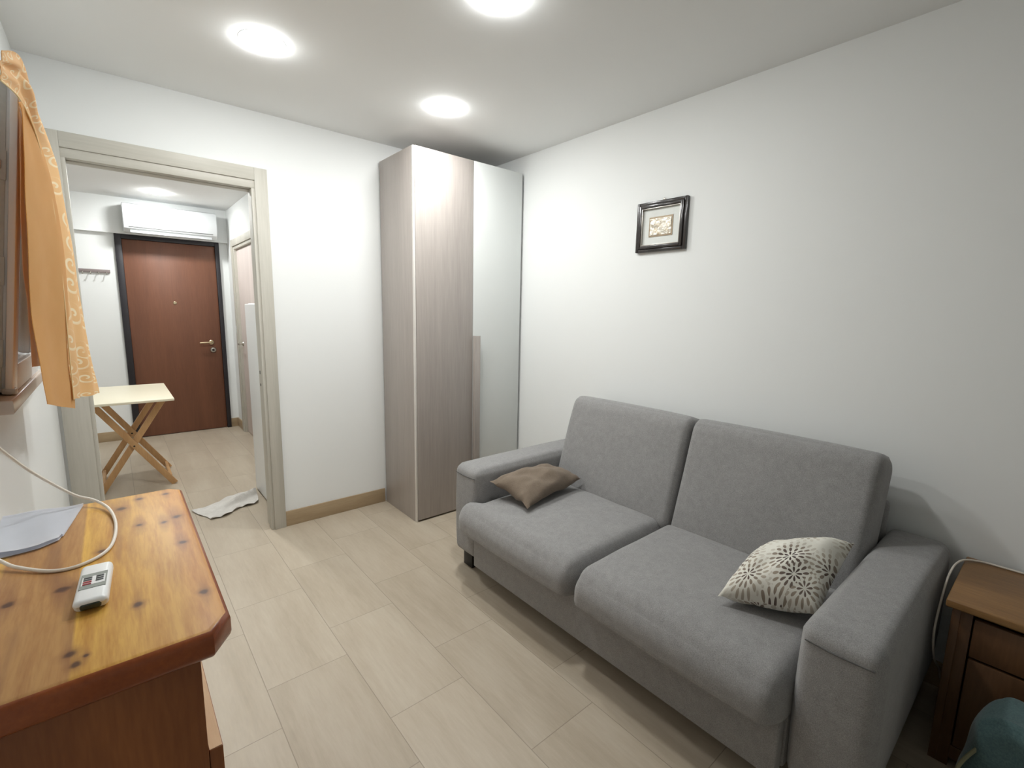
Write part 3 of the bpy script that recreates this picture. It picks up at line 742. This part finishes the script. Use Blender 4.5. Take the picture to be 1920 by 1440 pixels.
# ------------------------------------------------------------------ curtain and its rod
P2 = [(-0.1168, 1.3, 1.7934), (-0.1098, 1.5, 1.8251), (-0.1041, 1.66, 1.8131), (-0.0989, 1.75, 1.7466), (-0.0925, 1.78, 1.6342), (-0.0936, 1.8, 1.4409), (-0.0981, 1.8, 1.2358), (-0.0998, 1.8, 1.1313)]
P3 = [(-0.1091, 1.3, 1.8449), (-0.0989, 1.5, 1.9061), (-0.1069, 1.8, 1.9108), (-0.0986, 2.2, 1.8735), (-0.0806, 2.18, 1.6409), (-0.0708, 2.15, 1.4159), (-0.0578, 2.12, 1.2035), (-0.0499, 2.1, 1.1016)]
P1 = [(-0.1063, 1.46, 1.8038), (-0.1103, 1.52, 1.7831), (-0.1183, 1.56, 1.7142), (-0.1276, 1.58, 1.6015), (-0.1402, 1.6, 1.4337), (-0.142, 1.6, 1.3211), (-0.1389, 1.6, 1.2178), (-0.1365, 1.6, 1.1543)]
P2b = [(-0.1137, 1.55, 1.8371), (-0.1159, 1.7, 1.84), (-0.1041, 1.78, 1.7571), (-0.0951, 1.81, 1.638), (-0.0963, 1.83, 1.4415), (-0.1006, 1.83, 1.2483), (-0.1008, 1.83, 1.1718), (-0.1038, 1.83, 1.1006)]
P0 = [(-0.1274, 1.7, 1.8514), (-0.1421, 1.76, 1.7527), (-0.1572, 1.8, 1.6278), (-0.1682, 1.82, 1.4935), (-0.1701, 1.84, 1.4101), (-0.1742, 1.85, 1.3235), (-0.1767, 1.85, 1.265), (-0.1785, 1.85, 1.2236)]
P0b = [(-0.1389, 1.9, 1.8786), (-0.1502, 1.98, 1.7988), (-0.1615, 2.0, 1.655), (-0.1753, 2.0, 1.4422), (-0.176, 2.0, 1.3644), (-0.1779, 2.0, 1.2855), (-0.1767, 2.0, 1.2374), (-0.1757, 2.0, 1.2115)]
nearer = lambda L, k: [(x*k, y*k, CAM_Z+(z-CAM_Z)*k) for x, y, z in L]
P2b = [(x+(.010 if 0 < i < 5 else .004), y, z) for i, (x, y, z) in enumerate(P2b)]
P0 = nearer(P0, .955); P0b = nearer(P0b, .945)
t = thing('curtain', 'apricot damask curtain hanging bunched beside the open window', 'curtain', (-.1, 1.9, 1.9))
bm = new(); ribbon(bm, P2, P3, 80, 24, .010, 4.0, .7, .0012); obj('front_panel', bm, M_curt_f, t, ang=80, label='lighter swirl-patterned front')
bm = new(); ribbon(bm, P1, P2b, 80, 14, .003, 2.0, 2.1); obj('turned_back_panel', bm, M_curt_b, t, ang=80, label='darker plain reverse side')
bm = new(); ribbon(bm, P0, P0b, 60, 6, .002, 2.0, 4.0); obj('lining_fold', bm, M_curt_p, t, ang=80, label='pinkish rear fold')
bm = new(); tube(bm, [Vector(p)+Vector((.0005, -.002, 0)) for p in P2], .0016, 120, 8); obj('piping', bm, M_hem, t, label='cream edge stitching')
bm = new(); tube(bm, [(-.108, 1.60, 1.893), (-.108, 2.0, 1.893), (-.108, 2.17, 1.872)], .004, 20, 10); obj('rod', bm, M_metal, t)

# ================================================================== hall things
# air conditioner
ax0, ax1, ay1, az0, az1 = .165, .945, YE-.052, 2.10, 2.372
t = thing('air_conditioner', 'white split air conditioner mounted above the brown entrance door', 'air conditioner', (.55, ay1, az0))
bm = new()
prof = [(ay1, az0+.01), (ay1-.13, az0), (ay1-.175, az0+.035), (ay1-.198, az0+.10), (ay1-.20, az1-.05), (ay1-.185, az1-.012), (ay1-.15, az1), (ay1, az1)]
va = [bm.verts.new((ax0, y, z)) for y, z in prof]; vb = [bm.verts.new((ax1, y, z)) for y, z in prof]; n = len(prof)
bm.faces.new(va); bm.faces.new(vb[::-1])
for k in range(n): bm.faces.new((va[k], vb[k], vb[(k+1) % n], va[(k+1) % n]))
bmesh.ops.recalc_face_normals(bm, faces=bm.faces[:])
bmesh.ops.bevel(bm, geom=[e for f in bm.faces if len(f.verts) > 4 for e in f.edges], offset=.01, segments=3, profile=.5, affect='EDGES')
obj('housing', bm, plain('off_white_plastic', srgb(214, 217, 219), .4, vary=.01), t, ang=25)
bm = new(); bar(bm, (ax0+.05, ay1-.156, az0+.016), (ax1-.05, ay1-.156, az0+.016), .006, .05, (0, .6, 1), .002); obj('air_flap', bm, plain('light_grey_plastic', srgb(186, 189, 190), .4), t, label='light grey outlet flap')
bm = new(); bar(bm, (ax0+.04, ay1-.1825, az0+.05), (ax1-.04, ay1-.1825, az0+.05), .003, .006, (0, .35, 1), .0005); obj('outlet_slot', bm, plain('shadow_grey_plastic', srgb(120, 122, 122), .5), t, label='grey slot line')
# coat rack
t = thing('coat_rack', 'grey wooden coat rail with small hooks on the hall wall left of the door', 'coat rack', (-.12, YE, 1.72))
obj('rail', B(-.27, .033, YE-.018, YE, 1.703, 1.735, bev=.003), M_rack, t)
for k in range(5):
    xx = -.235 + k*.06
    bm = new(); tube(bm, [(xx, YE-.018, 1.712), (xx, YE-.034, 1.704), (xx, YE-.038, 1.69), (xx, YE-.048, 1.686), (xx, YE-.054, 1.70)], .0035, 24, 8); obj('hook', bm, M_metal, t)
# folding table
t = thing('folding_table', 'folding table with cream top and crossed beech legs standing in the hall', 'table', (.06, 4.7, 0))
tx0, tx1, ty0, ty1, tz = -.19, .312, 4.26, 5.16, .716
obj('table_top', B(tx0, tx1, ty0, ty1, tz-.018, tz, bev=.003), M_cream, t)
lz = tz-.020
for yy, off in ((4.475, 0), (4.945, 0)):
    for (xa, xb, dy) in ((-.165, .285, -.011), (.265, -.165, .011)):
        bm = new(); bar(bm, (xa, yy+dy, lz), (xb, yy+dy, .004), .042, .020, (0, 1, 0), .003); obj('leg', bm, M_beech, t)
    bm = new(); lathe(bm, [(0, -.024), (.006, -.023), (.007, 0), (.006, .023), (0, .024)], (.055, yy, .345), 'Y', 16); obj('pivot_bolt', bm, M_dark, t)
for xx, zz in ((.262, .05), (-.142, .05)):
    bm = new(); box(bm, xx-.010, xx+.010, 4.497, 4.923, zz-.018, zz+.018, .003); obj('stretcher', bm, M_beech, t)
bm = new(); box(bm, -.17, .27, 4.462, 4.488, lz-.022, lz+.001, .002); obj('top_batten', bm, M_beech, t)
bm = new(); box(bm, -.17, .27, 4.932, 4.958, lz-.022, lz+.001, .002); obj('top_batten', bm, M_beech, t)
# bath mat / towel on the floor
bm = new(); NX, NY = 44, 30
q = [Vector((.312, 3.735, 0)), Vector((.408, 3.505, 0)), Vector((.716, 3.665, 0)), Vector((.742, 3.955, 0))]
rows = []
for i in range(NX+1):
    row = []
    for j in range(NY+1):
        u, v = i/NX, j/NY; p = q[0]*(1-u)*(1-v)+q[3]*u*(1-v)+q[2]*u*v+q[1]*(1-u)*v
        rid = math.exp(-((v-.40-.12*math.sin(u*3))/.075)**2)*max(0, min(1, (u-.25)/.4))
        ed = max(0, abs(v-.5)*2-.8)/.2
        p.z = .004 + .048*rid + .012*ed*abs(math.sin(u*13+1))*(1 if v > .5 else .5) + .006*(noise.noise(Vector((u*6, v*6, 1)))+.5)
        p += Vector((.010*math.sin(v*12), .013*math.sin(u*10+2), 0))*(.3+ed)
        row.append(bm.verts.new(p))
    rows.append(row)
fs = [bm.faces.new((rows[i][j], rows[i][j+1], rows[i+1][j+1], rows[i+1][j])) for i in range(NX) for j in range(NY)]
bmesh.ops.recalc_face_normals(bm, faces=fs); bmesh.ops.solidify(bm, geom=fs, thickness=.003)
mz = min(v.co.z for v in bm.verts)
for v in bm.verts: v.co.z += .001 - mz
tag(obj('floor_cloth', bm, M_rug, ang=80, loc=(.52, 3.72, 0)), 'crumpled white floor cloth lying on the tiles in the doorway', 'cloth')
# shallow white cabinet behind the doorway
t = thing('shoe_cabinet', 'shallow white cabinet standing in the hall just behind the right door jamb', 'cabinet', (.92, 3.7, 0))
obj('cabinet_body', B(.775, HX-.001, 3.43, 3.955, 0, 1.425, bev=.012, seg=4), M_white, t)
obj('cabinet_door', B(.757, .7745, 3.435, 3.95, .012, 1.418, bev=.005, seg=3), M_white, t)
